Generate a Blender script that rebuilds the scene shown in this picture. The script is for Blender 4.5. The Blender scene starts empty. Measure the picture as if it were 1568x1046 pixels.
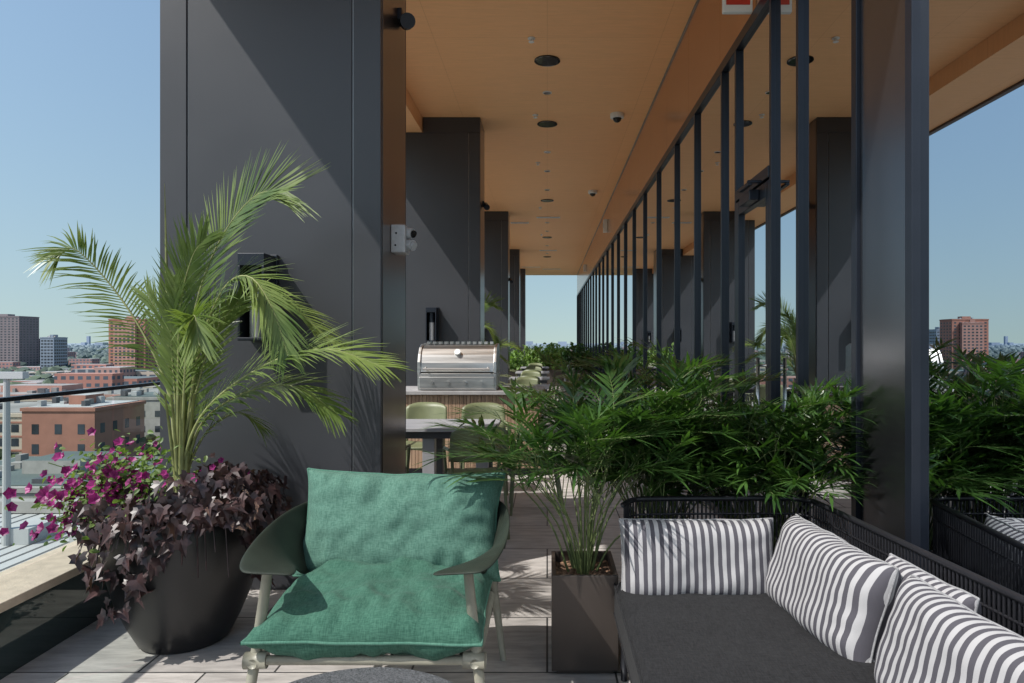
import bpy, math, random
from mathutils import Vector, Matrix, noise
R = random.Random(7)
scene = bpy.context.scene

# ------------------------------------------------------------ materials
def new_mat(name):
    m = bpy.data.materials.new(name); m.use_nodes = True
    nt = m.node_tree; nt.nodes.clear()
    out = nt.nodes.new('ShaderNodeOutputMaterial')
    return m, nt, out
def N(nt, t, **kw):
    n = nt.nodes.new(t)
    for k, v in kw.items(): setattr(n, k, v)
    return n
def c4(c): return (c[0], c[1], c[2], 1.0)
def haze_tint(nt, sock, amount=.7, far=6000.0, near=300.0, col=(.32, .40, .50)):  # aerial haze painted into the base colour, paler and bluer with distance
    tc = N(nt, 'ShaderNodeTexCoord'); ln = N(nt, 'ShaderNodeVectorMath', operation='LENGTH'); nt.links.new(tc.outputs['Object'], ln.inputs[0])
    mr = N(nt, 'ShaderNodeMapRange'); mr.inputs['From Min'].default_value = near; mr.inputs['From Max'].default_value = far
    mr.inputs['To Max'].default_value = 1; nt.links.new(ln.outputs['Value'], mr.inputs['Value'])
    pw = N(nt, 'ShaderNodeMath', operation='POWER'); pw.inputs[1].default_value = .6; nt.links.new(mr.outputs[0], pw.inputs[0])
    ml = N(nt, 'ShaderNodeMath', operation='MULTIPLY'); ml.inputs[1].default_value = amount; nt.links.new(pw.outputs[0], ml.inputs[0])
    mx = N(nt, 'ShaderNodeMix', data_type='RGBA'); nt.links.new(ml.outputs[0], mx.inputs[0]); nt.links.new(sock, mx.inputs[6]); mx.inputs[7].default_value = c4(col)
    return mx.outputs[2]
def mat(name, col, rough=0.6, metal=0.0, var=0.15, vscale=6.0, bump=0.0, bscale=60.0, stretch=(1, 1, 1), col2=None, spec=0.5, rvar=0.0, hz=False):
    m, nt, out = new_mat(name)
    p = N(nt, 'ShaderNodeBsdfPrincipled'); p.inputs['Roughness'].default_value = rough
    p.inputs['Metallic'].default_value = metal; p.inputs['Specular IOR Level'].default_value = spec
    tc = N(nt, 'ShaderNodeTexCoord'); mp = N(nt, 'ShaderNodeMapping'); mp.inputs['Scale'].default_value = stretch
    nt.links.new(tc.outputs['Object'], mp.inputs['Vector'])
    nz = N(nt, 'ShaderNodeTexNoise'); nz.inputs['Scale'].default_value = vscale; nz.inputs['Detail'].default_value = 6
    nt.links.new(mp.outputs[0], nz.inputs['Vector'])
    r = N(nt, 'ShaderNodeValToRGB')
    a = [x * (1 - var) for x in col]; b = [min(1, x * (1 + var)) for x in (col2 or col)]
    r.color_ramp.elements[0].position = 0.3; r.color_ramp.elements[1].position = 0.7
    r.color_ramp.elements[0].color = c4(a); r.color_ramp.elements[1].color = c4(b)
    nt.links.new(nz.outputs['Fac'], r.inputs[0]); s = r.outputs[0]
    if hz: s = haze_tint(nt, s)
    nt.links.new(s, p.inputs['Base Color'])
    if rvar > 0:
        mr = N(nt, 'ShaderNodeMapRange'); mr.inputs['To Min'].default_value = max(0, rough - rvar); mr.inputs['To Max'].default_value = rough + rvar
        nt.links.new(nz.outputs['Fac'], mr.inputs['Value']); nt.links.new(mr.outputs[0], p.inputs['Roughness'])
    if bump > 0:
        n2 = N(nt, 'ShaderNodeTexNoise'); n2.inputs['Scale'].default_value = bscale; n2.inputs['Detail'].default_value = 4
        nt.links.new(mp.outputs[0], n2.inputs['Vector'])
        bp = N(nt, 'ShaderNodeBump'); bp.inputs['Strength'].default_value = bump; bp.inputs['Distance'].default_value = 0.01
        nt.links.new(n2.outputs['Fac'], bp.inputs['Height']); nt.links.new(bp.outputs[0], p.inputs['Normal'])
    nt.links.new(p.outputs[0], out.inputs[0])
    return m
def leaf_mat(name, ca, cb, rough=0.4, trans=0.3, scale=9.0, tr=(1.6, 1.8, .7), hz=False):
    m, nt, out = new_mat(name)
    tc = N(nt, 'ShaderNodeTexCoord')
    nz = N(nt, 'ShaderNodeTexNoise'); nz.inputs['Scale'].default_value = scale; nz.inputs['Detail'].default_value = 3
    nt.links.new(tc.outputs['Object'], nz.inputs['Vector'])
    r = N(nt, 'ShaderNodeValToRGB'); r.color_ramp.elements[0].position = 0.35; r.color_ramp.elements[1].position = 0.68
    r.color_ramp.elements[0].color = c4(ca); r.color_ramp.elements[1].color = c4(cb)
    nt.links.new(nz.outputs['Fac'], r.inputs[0]); s = r.outputs[0]
    if hz: s = haze_tint(nt, s)
    p = N(nt, 'ShaderNodeBsdfPrincipled'); p.inputs['Roughness'].default_value = rough
    nt.links.new(s, p.inputs['Base Color'])
    t = N(nt, 'ShaderNodeBsdfTranslucent')
    mx = N(nt, 'ShaderNodeMix', data_type='RGBA', blend_type='MULTIPLY'); mx.inputs[0].default_value = 1
    nt.links.new(s, mx.inputs[6]); mx.inputs[7].default_value = c4(tr)
    nt.links.new(mx.outputs[2], t.inputs['Color'])
    ms = N(nt, 'ShaderNodeMixShader'); ms.inputs[0].default_value = trans
    nt.links.new(p.outputs[0], ms.inputs[1]); nt.links.new(t.outputs[0], ms.inputs[2]); nt.links.new(ms.outputs[0], out.inputs[0])
    return m
def fabric(name, ca, cb, scale=260, bump=0.25):
    m, nt, out = new_mat(name)
    tc = N(nt, 'ShaderNodeTexCoord')
    p = N(nt, 'ShaderNodeBsdfPrincipled'); p.inputs['Roughness'].default_value = 0.9; p.inputs['Specular IOR Level'].default_value = 0.15
    p.inputs['Sheen Weight'].default_value = 0.05
    w1 = N(nt, 'ShaderNodeTexNoise'); w1.inputs['Scale'].default_value = 1; w1.inputs['Detail'].default_value = 3
    w2 = N(nt, 'ShaderNodeTexNoise'); w2.inputs['Scale'].default_value = 1; w2.inputs['Detail'].default_value = 3
    m1 = N(nt, 'ShaderNodeMapping'); m1.inputs['Scale'].default_value = (scale * .15, scale, scale)
    m2 = N(nt, 'ShaderNodeMapping'); m2.inputs['Scale'].default_value = (scale, scale * .15, scale * .15)
    nt.links.new(tc.outputs['Object'], m1.inputs[0]); nt.links.new(tc.outputs['Object'], m2.inputs[0])
    nt.links.new(m1.outputs[0], w1.inputs['Vector']); nt.links.new(m2.outputs[0], w2.inputs['Vector'])
    ad = N(nt, 'ShaderNodeMath', operation='ADD'); nt.links.new(w1.outputs['Fac'], ad.inputs[0]); nt.links.new(w2.outputs['Fac'], ad.inputs[1])
    r = N(nt, 'ShaderNodeMapRange'); r.inputs['From Min'].default_value = 0.75; r.inputs['From Max'].default_value = 1.25
    nt.links.new(ad.outputs[0], r.inputs['Value'])
    mx = N(nt, 'ShaderNodeMix', data_type='RGBA'); mx.inputs[6].default_value = c4(ca); mx.inputs[7].default_value = c4(cb)
    nt.links.new(r.outputs[0], mx.inputs[0]); nt.links.new(mx.outputs[2], p.inputs['Base Color'])
    bp = N(nt, 'ShaderNodeBump'); bp.inputs['Strength'].default_value = bump; bp.inputs['Distance'].default_value = 0.003
    nt.links.new(ad.outputs[0], bp.inputs['Height']); nt.links.new(bp.outputs[0], p.inputs['Normal'])
    nt.links.new(p.outputs[0], out.inputs[0])
    return m
def stripe_mat(name, period=0.034):
    m, nt, out = new_mat(name)
    tc = N(nt, 'ShaderNodeTexCoord'); sx = N(nt, 'ShaderNodeSeparateXYZ'); nt.links.new(tc.outputs['Object'], sx.inputs[0])
    nz = N(nt, 'ShaderNodeTexNoise'); nz.inputs['Scale'].default_value = 7; nt.links.new(tc.outputs['Object'], nz.inputs['Vector'])
    mm = N(nt, 'ShaderNodeMath', operation='MULTIPLY_ADD'); mm.inputs[1].default_value = 0.008; nt.links.new(nz.outputs['Fac'], mm.inputs[0]); nt.links.new(sx.outputs['X'], mm.inputs[2])
    dv = N(nt, 'ShaderNodeMath', operation='DIVIDE'); dv.inputs[1].default_value = period; nt.links.new(mm.outputs[0], dv.inputs[0])
    fr = N(nt, 'ShaderNodeMath', operation='FRACT'); nt.links.new(dv.outputs[0], fr.inputs[0])
    gt = N(nt, 'ShaderNodeMath', operation='GREATER_THAN'); gt.inputs[1].default_value = 0.5; nt.links.new(fr.outputs[0], gt.inputs[0])
    mx = N(nt, 'ShaderNodeMix', data_type='RGBA'); mx.inputs[6].default_value = (.075, .072, .085, 1); mx.inputs[7].default_value = (.37, .365, .375, 1)
    nt.links.new(gt.outputs[0], mx.inputs[0])
    n2 = N(nt, 'ShaderNodeTexNoise'); n2.inputs['Scale'].default_value = 500; nt.links.new(tc.outputs['Object'], n2.inputs['Vector'])
    p = N(nt, 'ShaderNodeBsdfPrincipled'); p.inputs['Roughness'].default_value = 0.9; p.inputs['Specular IOR Level'].default_value = 0.15
    bp = N(nt, 'ShaderNodeBump'); bp.inputs['Strength'].default_value = 0.3; bp.inputs['Distance'].default_value = 0.003
    nt.links.new(n2.outputs['Fac'], bp.inputs['Height']); nt.links.new(bp.outputs[0], p.inputs['Normal'])
    nt.links.new(mx.outputs[2], p.inputs['Base Color']); nt.links.new(p.outputs[0], out.inputs[0])
    return m
def tile_like(name, bw, rh, c1, c2, cm, mort, nscale, nmap, lo, hi, rough, offset, spec=.5, bumpd=.4):
    m, nt, out = new_mat(name)
    tc = N(nt, 'ShaderNodeTexCoord')
    b = N(nt, 'ShaderNodeTexBrick'); b.offset = offset; b.squash = 1
    b.inputs['Scale'].default_value = 1; b.inputs['Brick Width'].default_value = bw; b.inputs['Row Height'].default_value = rh
    b.inputs['Mortar Size'].default_value = mort; b.inputs['Mortar Smooth'].default_value = 0.1
    b.inputs['Color1'].default_value = c4(c1); b.inputs['Color2'].default_value = c4(c2); b.inputs['Mortar'].default_value = c4(cm)
    nt.links.new(tc.outputs['Object'], b.inputs['Vector'])
    mp = N(nt, 'ShaderNodeMapping'); mp.inputs['Scale'].default_value = nmap; nt.links.new(tc.outputs['Object'], mp.inputs[0])
    nz = N(nt, 'ShaderNodeTexNoise'); nz.inputs['Scale'].default_value = nscale; nz.inputs['Detail'].default_value = 8; nz.inputs['Roughness'].default_value = .65
    nt.links.new(mp.outputs[0], nz.inputs['Vector'])
    rr = N(nt, 'ShaderNodeMapRange'); rr.inputs['From Min'].default_value = .3; rr.inputs['From Max'].default_value = .7; rr.inputs['To Min'].default_value = lo; rr.inputs['To Max'].default_value = hi
    nt.links.new(nz.outputs['Fac'], rr.inputs['Value'])
    mx = N(nt, 'ShaderNodeMix', data_type='RGBA', blend_type='MULTIPLY'); mx.inputs[0].default_value = 1
    cc = N(nt, 'ShaderNodeCombineColor'); [nt.links.new(rr.outputs[0], cc.inputs[i]) for i in range(3)]
    nt.links.new(b.outputs['Color'], mx.inputs[6]); nt.links.new(cc.outputs[0], mx.inputs[7])
    p = N(nt, 'ShaderNodeBsdfPrincipled'); p.inputs['Roughness'].default_value = rough; p.inputs['Specular IOR Level'].default_value = spec
    bp = N(nt, 'ShaderNodeBump'); bp.inputs['Strength'].default_value = bumpd; bp.inputs['Distance'].default_value = 0.004; bp.invert = True
    nt.links.new(b.outputs['Fac'], bp.inputs['Height']); nt.links.new(bp.outputs[0], p.inputs['Normal'])
    nt.links.new(mx.outputs[2], p.inputs['Base Color']); nt.links.new(p.outputs[0], out.inputs[0])
    return m
def citywall(name, wall, win=(.05, .06, .075), bw=4.0, rh=3.4):
    m, nt, out = new_mat(name)
    tc = N(nt, 'ShaderNodeTexCoord'); sx = N(nt, 'ShaderNodeSeparateXYZ'); nt.links.new(tc.outputs['Object'], sx.inputs[0])
    ad = N(nt, 'ShaderNodeMath', operation='ADD'); nt.links.new(sx.outputs[0], ad.inputs[0]); nt.links.new(sx.outputs[1], ad.inputs[1])
    cb = N(nt, 'ShaderNodeCombineXYZ'); nt.links.new(ad.outputs[0], cb.inputs[0]); nt.links.new(sx.outputs[2], cb.inputs[1])
    b = N(nt, 'ShaderNodeTexBrick'); b.offset = 0; b.inputs['Scale'].default_value = 1; b.inputs['Brick Width'].default_value = bw; b.inputs['Row Height'].default_value = rh
    b.inputs['Mortar Size'].default_value = .85; b.inputs['Mortar Smooth'].default_value = 0; b.inputs['Color1'].default_value = c4(win); b.inputs['Color2'].default_value = c4([w * 1.6 for w in win]); b.inputs['Mortar'].default_value = c4(wall)
    nt.links.new(cb.outputs[0], b.inputs['Vector'])
    p = N(nt, 'ShaderNodeBsdfPrincipled'); p.inputs['Roughness'].default_value = .8; p.inputs['Specular IOR Level'].default_value = .2
    nt.links.new(haze_tint(nt, b.outputs['Color']), p.inputs['Base Color']); nt.links.new(p.outputs[0], out.inputs[0]); return m
def slat_mat(name):
    m, nt, out = new_mat(name)
    tc = N(nt, 'ShaderNodeTexCoord'); mp = N(nt, 'ShaderNodeMapping'); mp.inputs['Scale'].default_value = (60, 60, 1.5); nt.links.new(tc.outputs['Object'], mp.inputs[0])
    nz = N(nt, 'ShaderNodeTexNoise'); nz.inputs['Scale'].default_value = 1; nz.inputs['Detail'].default_value = 5; nt.links.new(mp.outputs[0], nz.inputs['Vector'])
    r = N(nt, 'ShaderNodeValToRGB'); r.color_ramp.elements[0].position = .3; r.color_ramp.elements[1].position = .7
    r.color_ramp.elements[0].color = (.24, .15, .10, 1); r.color_ramp.elements[1].color = (.46, .32, .22, 1)
    nt.links.new(nz.outputs['Fac'], r.inputs[0]); p = N(nt, 'ShaderNodeBsdfPrincipled'); p.inputs['Roughness'].default_value = .5
    nt.links.new(r.outputs[0], p.inputs['Base Color']); nt.links.new(p.outputs[0], out.inputs[0]); return m
def glass_mat(name, tint=(.86, .93, .90)):
    m, nt, out = new_mat(name)
    t = N(nt, 'ShaderNodeBsdfTransparent'); t.inputs[0].default_value = c4(tint)
    g = N(nt, 'ShaderNodeBsdfGlossy'); g.inputs['Roughness'].default_value = 0.0; g.inputs['Color'].default_value = (1, 1, 1, 1)
    f = N(nt, 'ShaderNodeLayerWeight'); f.inputs['Blend'].default_value = .5
    pw = N(nt, 'ShaderNodeMath', operation='POWER'); pw.inputs[1].default_value = 5; nt.links.new(f.outputs['Facing'], pw.inputs[0])
    ma = N(nt, 'ShaderNodeMath', operation='MULTIPLY_ADD'); ma.inputs[1].default_value = .75; ma.inputs[2].default_value = .05; nt.links.new(pw.outputs[0], ma.inputs[0])
    ms = N(nt, 'ShaderNodeMixShader'); nt.links.new(ma.outputs[0], ms.inputs[0]); nt.links.new(t.outputs[0], ms.inputs[1]); nt.links.new(g.outputs[0], ms.inputs[2])
    nt.links.new(ms.outputs[0], out.inputs[0]); return m
def ground_mat(name):
    m, nt, out = new_mat(name)
    tc = N(nt, 'ShaderNodeTexCoord')
    v = N(nt, 'ShaderNodeTexVoronoi'); v.inputs['Scale'].default_value = 0.02; nt.links.new(tc.outputs['Object'], v.inputs['Vector'])
    nz = N(nt, 'ShaderNodeTexNoise'); nz.inputs['Scale'].default_value = 0.01; nz.inputs['Detail'].default_value = 10; nt.links.new(tc.outputs['Object'], nz.inputs['Vector'])
    r = N(nt, 'ShaderNodeValToRGB'); e = r.color_ramp.elements
    e[0].position = 0.36; e[0].color = (.045, .065, .035, 1); e[1].position = 0.75; e[1].color = (.28, .26, .24, 1)
    x = e.new(0.50); x.color = (.07, .09, .05, 1); y = e.new(0.57); y.color = (.14, .14, .135, 1)
    nt.links.new(nz.outputs['Fac'], r.inputs[0])
    mx = N(nt, 'ShaderNodeMix', data_type='RGBA', blend_type='SOFT_LIGHT'); mx.inputs[0].default_value = .2
    nt.links.new(r.outputs[0], mx.inputs[6]); nt.links.new(v.outputs['Color'], mx.inputs[7])
    p = N(nt, 'ShaderNodeBsdfPrincipled'); p.inputs['Roughness'].default_value = 0.95; p.inputs['Specular IOR Level'].default_value = 0.05
    nt.links.new(haze_tint(nt, mx.outputs[2]), p.inputs['Base Color']); nt.links.new(p.outputs[0], out.inputs[0]); return m

M = {}
M['panel'] = mat('charcoal_panel', (.044, .046, .053), .40, .0, .10, 1.2, .04, 300, rvar=.06)
M['seam'] = mat('seam_metal', (.30, .30, .30), .4, .6)
M['bronze'] = mat('bronze_return', (.22, .19, .18), .28, .9, .1, 2, stretch=(1, 1, .2))
M['band'] = mat('copper_bulkhead', (.60, .37, .23), .2, .85, .05, 2)
M['black'] = mat('black_aluminium', (.016, .020, .030), .34, .3, .1, 5)
M['steelpanel'] = mat('dark_brushed_metal', (.19, .195, .215), .24, .95, .14, 3, stretch=(1, 1, .15))
M['mirror'] = mat('reflective_glazing', (.66, .71, .76), .0, 1.0, .015, 1)
M['ceil'] = tile_like('wood_laminate_ceiling', 1.22, 2.44, (.99, .56, .27), (.97, .535, .255), (.75, .38, .18), .002, 2.0, (2, 22, 1), .92, 1.04, .5, 0, .3, .1)
M['fascia'] = mat('canopy_fascia', (.11, .085, .075), .5, .3)
M['tile'] = tile_like('porcelain_tile', .6, .6, (.54, .505, .475), (.41, .385, .365), (.05, .05, .05), .005, 1.6, (2.5, 12, 1), .60, 1.18, .5, .5)
M['coping'] = mat('limestone_coping', (.50, .41, .32), .6, 0, .12, 20, .2, 90)
M['glass'] = glass_mat('balustrade_glass')
M['dglass'] = mat('dark_glass_upstand', (.02, .035, .035), .04, 0, .1, 3, spec=.8)
M['white'] = mat('white_plastic', (.8, .8, .78), .4, 0, .04)
M['grey'] = mat('grey_plastic', (.45, .46, .47), .4, 0, .08, 40)
M['lens'] = mat('lens_black', (.01, .01, .01), .1)
M['red'] = mat('exit_red', (.6, .05, .03), .4)
M['pot'] = mat('black_fibreclay', (.010, .010, .011), .34, 0, .25, 5, .08, 200, rvar=.08)
M['soil'] = mat('bark_mulch', (.09, .05, .03), .95, 0, .6, 60, 1.0, 80, col2=(.22, .13, .08))
M['box'] = mat('bronze_planter', (.085, .07, .062), .38, .55, .1, 3, .03, 200, rvar=.05)
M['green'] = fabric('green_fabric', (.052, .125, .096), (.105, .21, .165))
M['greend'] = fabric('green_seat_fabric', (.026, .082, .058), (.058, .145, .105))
M['greenw'] = fabric('green_piping', (.05, .135, .10), (.09, .20, .15))
M['charc'] = fabric('charcoal_fabric', (.009, .009, .010), (.021, .021, .023))
M['stripe'] = stripe_mat('striped_fabric')
M['strw'] = fabric('stripe_piping', (.18, .18, .19), (.30, .30, .31))
M['taupe'] = mat('taupe_powdercoat', (.26, .25, .20), .45, 0, .08, 30)
M['sling'] = mat('olive_sling', (.020, .027, .020), .6, 0, .2, 12, .2, 300, spec=.3)
M['olive'] = mat('olive_powdercoat', (.16, .18, .095), .45, 0, .1, 10)
M['wire'] = mat('wire_black', (.018, .018, .022), .4, .2)
M['terrazzo'] = mat('terrazzo_top', (.03, .03, .034), .35, 0, .5, 220, col2=(.10, .10, .11))
M['tabletop'] = mat('grey_tabletop', (.34, .34, .36), .4, 0, .06, 8)
M['dgrey'] = mat('dark_grey_metal', (.09, .09, .10), .45, .2)
M['slat'] = slat_mat('wood_slats')
M['stone'] = mat('concrete_worktop', (.34, .33, .33), .5, 0, .12, 12)
M['steel'] = mat('stainless_steel', (.66, .65, .63), .36, 1, .10, 5, stretch=(.3, 6, 6), rvar=.1)
M['palm'] = leaf_mat('palm_leaf', (.085, .145, .032), (.24, .31, .095), .33, .33, 4, (1.5, 1.5, .8))
M['stem'] = mat('palm_stem', (.24, .26, .10), .5, 0, .25, 15)
M['bamboo'] = leaf_mat('bamboo_palm_leaf', (.022, .058, .018), (.072, .148, .035), .28, .28, 7)
M['cane'] = mat('cane_stem', (.13, .17, .06), .5, 0, .3, 30)
M['vine'] = leaf_mat('purple_vine_leaf', (.018, .010, .013), (.080, .042, .042), .40, .12, 14)
M['petleaf'] = leaf_mat('petunia_leaf', (.07, .13, .03), (.18, .26, .07), .5, .3, 14)
M['petal'] = leaf_mat('petunia_petal', (.14, .008, .08), (.38, .03, .21), .5, .15, 30, (1.2, .6, 1))
M['bush'] = leaf_mat('bush_leaf', (.07, .14, .03), (.22, .34, .09), .5, .3, 3)
M['win'] = mat('window_glass', (.05, .06, .075), .12, .0, .5, .12)
M['brick'] = mat('red_brick', (.36, .165, .12), .9, 0, .1, .3)
M['brick2'] = mat('dark_brick', (.20, .17, .18), .9, 0, .1, .3)
M['cream'] = mat('cream_stone', (.50, .42, .34), .9, 0, .08, .3)
M['pink'] = mat('pink_brick', (.40, .22, .18), .9, 0, .08, .3)
M['bglass'] = mat('blue_tower', (.24, .29, .36), .4, .2, .1, .3)
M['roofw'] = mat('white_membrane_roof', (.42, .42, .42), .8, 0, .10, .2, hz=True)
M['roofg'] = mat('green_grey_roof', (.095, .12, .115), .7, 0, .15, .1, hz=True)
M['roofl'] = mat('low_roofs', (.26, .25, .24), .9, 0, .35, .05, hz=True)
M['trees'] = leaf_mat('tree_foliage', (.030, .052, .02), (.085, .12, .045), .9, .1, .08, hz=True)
M['far'] = mat('haze_tinted_buildings', (.28, .34, .44), .9, 0, .15, .002)  # pale blue base colour stands in for haze over the far towers
M['ground'] = ground_mat('city_ground')
M['concrete'] = mat('concrete', (.34, .32, .30), .85, 0, .15, .5)
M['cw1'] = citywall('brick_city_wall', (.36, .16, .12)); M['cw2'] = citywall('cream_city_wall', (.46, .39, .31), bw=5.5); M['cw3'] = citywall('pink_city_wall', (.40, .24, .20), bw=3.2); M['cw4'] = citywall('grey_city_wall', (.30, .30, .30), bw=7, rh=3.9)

# ------------------------------------------------------------ mesh builder
class MB:
    def __init__(s): s.v = []; s.f = []; s.m = []; s.mats = []
    def mi(s, k):
        if k not in s.mats: s.mats.append(k)
        return s.mats.index(k)
    def face(s, pts, k):
        b = len(s.v); s.v += [tuple(p) for p in pts]; s.f.append(tuple(range(b, b + len(pts)))); s.m.append(s.mi(k))
    def box(s, x0, x1, y0, y1, z0, z1, k, top=None):
        b = len(s.v)
        s.v += [(x0, y0, z0), (x1, y0, z0), (x1, y1, z0), (x0, y1, z0), (x0, y0, z1), (x1, y0, z1), (x1, y1, z1), (x0, y1, z1)]
        i = s.mi(k); tp = s.mi(top) if top else i
        for n_, f in enumerate(((0, 3, 2, 1), (4, 5, 6, 7), (0, 1, 5, 4), (1, 2, 6, 5), (2, 3, 7, 6), (3, 0, 4, 7))):
            s.f.append(tuple(b + q for q in f)); s.m.append(tp if n_ == 1 else i)
    def tube(s, pts, r, k, seg=8, cap=True):
        pts = [Vector(p) for p in pts]; n = len(pts)
        rs = r if isinstance(r, (list, tuple)) else [r] * n
        up = None; b = len(s.v); i = s.mi(k)
        for j, p in enumerate(pts):
            t = (pts[min(j + 1, n - 1)] - pts[max(j - 1, 0)]).normalized()
            if up is None:
                up = Vector((0, 0, 1)) if abs(t.z) < .9 else Vector((0, 1, 0))
            a = t.cross(up)
            if a.length < 1e-5: a = t.cross(Vector((1, .3, 0)))
            a.normalize(); up = a.cross(t).normalized()
            for q in range(seg):
                an = 2 * math.pi * q / seg
                s.v.append(tuple(p + (a * math.cos(an) + up * math.sin(an)) * rs[j]))
        for j in range(n - 1):
            for q in range(seg):
                s.f.append((b + j * seg + q, b + j * seg + (q + 1) % seg, b + (j + 1) * seg + (q + 1) % seg, b + (j + 1) * seg + q)); s.m.append(i)
        if cap:
            s.f.append(tuple(b + q for q in range(seg))); s.m.append(i)
            s.f.append(tuple(b + (n - 1) * seg + q for q in reversed(range(seg)))); s.m.append(i)
    def lathe(s, prof, cx, cy, k, seg=48, cap=True):
        b = len(s.v); i = s.mi(k); n = len(prof)
        for r, z in prof:
            for q in range(seg):
                a = 2 * math.pi * q / seg; s.v.append((cx + r * math.cos(a), cy + r * math.sin(a), z))
        for j in range(n - 1):
            for q in range(seg):
                s.f.append((b + j * seg + q, b + j * seg + (q + 1) % seg, b + (j + 1) * seg + (q + 1) % seg, b + (j + 1) * seg + q)); s.m.append(i)
        if cap:
            s.f.append(tuple(b + q for q in reversed(range(seg)))); s.m.append(i)
            s.f.append(tuple(b + (n - 1) * seg + q for q in range(seg))); s.m.append(i)
    def ball(s, c, r, k, seg=14):
        prof = [(max(1e-4, r * math.sin(math.pi * j / 8)), c[2] - r * math.cos(math.pi * j / 8)) for j in range(9)]
        s.lathe(prof, c[0], c[1], k, seg, False)
    def obj(s, name, smooth=False, bevel=0, parent=None):
        me = bpy.data.meshes.new(name); me.from_pydata(s.v, [], s.f)
        for k in s.mats: me.materials.append(M[k])
        me.polygons.foreach_set('material_index', s.m)
        if smooth: me.polygons.foreach_set('use_smooth', [True] * len(me.polygons))
        me.update()
        o = bpy.data.objects.new(name, me); scene.collection.objects.link(o)
        if bevel > 0:
            md = o.modifiers.new('bev', 'BEVEL'); md.width = bevel; md.segments = 2; md.limit_method = 'ANGLE'
        if parent: o.parent = parent
        return o
def empty(name, loc=(0, 0, 0), rot=0):
    e = bpy.data.objects.new(name, None); e.location = loc; e.rotation_euler = (0, 0, rot); e.empty_display_size = .1
    scene.collection.objects.link(e); return e
def spline(pts, n):
    pts = [Vector(p) for p in pts]; P = [pts[0] * 2 - pts[1]] + pts + [pts[-1] * 2 - pts[-2]]
    out = []; m = len(pts) - 1
    for i in range(n + 1):
        t = i / n * m; k = min(int(t), m - 1); u = t - k
        a, b, c, d = P[k], P[k + 1], P[k + 2], P[k + 3]
        out.append(.5 * ((2 * b) + (c - a) * u + (2 * a - 5 * b + 4 * c - d) * u * u + (3 * b - a - 3 * c + d) * u ** 3))
    return out

# ------------------------------------------------------------ world / sun / camera
SV = Vector((1, .65, -1.45))
EL = math.atan2(1.45, math.hypot(1, .65))
w = bpy.data.worlds.new('World'); scene.world = w; w.use_nodes = True
nt = w.node_tree; nt.nodes.clear()
o_ = nt.nodes.new('ShaderNodeOutputWorld'); bg = nt.nodes.new('ShaderNodeBackground'); sk = nt.nodes.new('ShaderNodeTexSky')
sk.sky_type = 'NISHITA'; sk.sun_disc = False; sk.sun_elevation = EL; sk.sun_rotation = math.radians(237)
sk.air_density = 2.1; sk.dust_density = 2.0; sk.ozone_density = 4.6; sk.altitude = 0
tc = nt.nodes.new('ShaderNodeTexCoord'); va = nt.nodes.new('ShaderNodeVectorMath'); va.operation = 'ADD'; va.inputs[1].default_value = (0, 0, .17)
vn = nt.nodes.new('ShaderNodeVectorMath'); vn.operation = 'NORMALIZE'
nt.links.new(tc.outputs['Generated'], va.inputs[0]); nt.links.new(va.outputs[0], vn.inputs[0]); nt.links.new(vn.outputs[0], sk.inputs[0])
bg.inputs[1].default_value = 0.15
nt.links.new(sk.outputs[0], bg.inputs[0]); nt.links.new(bg.outputs[0], o_.inputs[0])
sl = bpy.data.lights.new('sun', 'SUN'); sl.energy = 5.0; sl.angle = math.radians(.5); sl.color = (1, .96, .90)
so = bpy.data.objects.new('sun', sl); scene.collection.objects.link(so)
so.rotation_euler = SV.to_track_quat('-Z', 'Y').to_euler(); so.location = (-20, -20, 30)
cam = bpy.data.cameras.new('camera'); cam.lens = 24; cam.sensor_width = 36; cam.shift_x = -.0344; cam.shift_y = .001
cam.clip_end = 60000; cam.clip_start = .05
co = bpy.data.objects.new('camera', cam); co.location = (0, 0, 1.45); co.rotation_euler = (math.pi / 2, 0, 0)
scene.collection.objects.link(co); scene.camera = co
scene.view_settings.view_transform = 'Standard'; scene.view_settings.look = 'None'; scene.view_settings.exposure = 0

# ------------------------------------------------------------ terrace shell
GX = 1.457; CZ = 4.72; YE = 33.0; Y0 = 2.1
b = MB(); b.box(-2.35, 1.52, -5, YE, -.06, 0, 'tile'); b.obj('terrace_floor')
b = MB(); b.box(-2.62, 14, -5, YE, -35.2, -.07, 'concrete')
b.box(1.53, 14, -5, YE, -.06, 5.2, 'panel'); b.obj('apartment_building')
b = MB(); b.box(-2.62, -2.352, -5, YE, -.06, .29, 'dglass'); b.obj('parapet_wall')
b = MB()
y = -5
while y < YE:
    b.box(-2.66, -2.335, y, min(y + 1.494, YE), .292, .335, 'coping'); y += 1.5
b.obj('parapet_coping', bevel=.004)
e = empty('glass_balustrade')
b = MB(); y = -4.9
while y < YE - .2:
    b.face([(-2.6, y, .337), (-2.6, y + 1.48, .337), (-2.6, y + 1.48, 1.165), (-2.6, y, 1.165)], 'glass'); y += 1.5
b.face([(-2.6, YE - .05, .05), (GX, YE - .05, .05), (GX, YE - .05, 1.165), (-2.6, YE - .05, 1.165)], 'glass')
b.obj('glass_panels', parent=e)
b = MB(); b.box(-2.62, -2.58, -5, YE, 1.166, 1.188, 'black'); b.box(-2.57, GX, YE - .07, YE - .03, 1.166, 1.188, 'black')
b.obj('top_rail', parent=e, bevel=.003)
e = empty('canopy_roof')
b = MB(); b.box(-1.81, GX, Y0, YE + .2, CZ, CZ + .12, 'ceil'); b.obj('wood_ceiling', parent=e)
b = MB(); b.box(-2.60, -1.813, Y0, YE + .2, 4.50, 5.2, 'ceil'); b.obj('edge_beam', parent=e)
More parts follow.
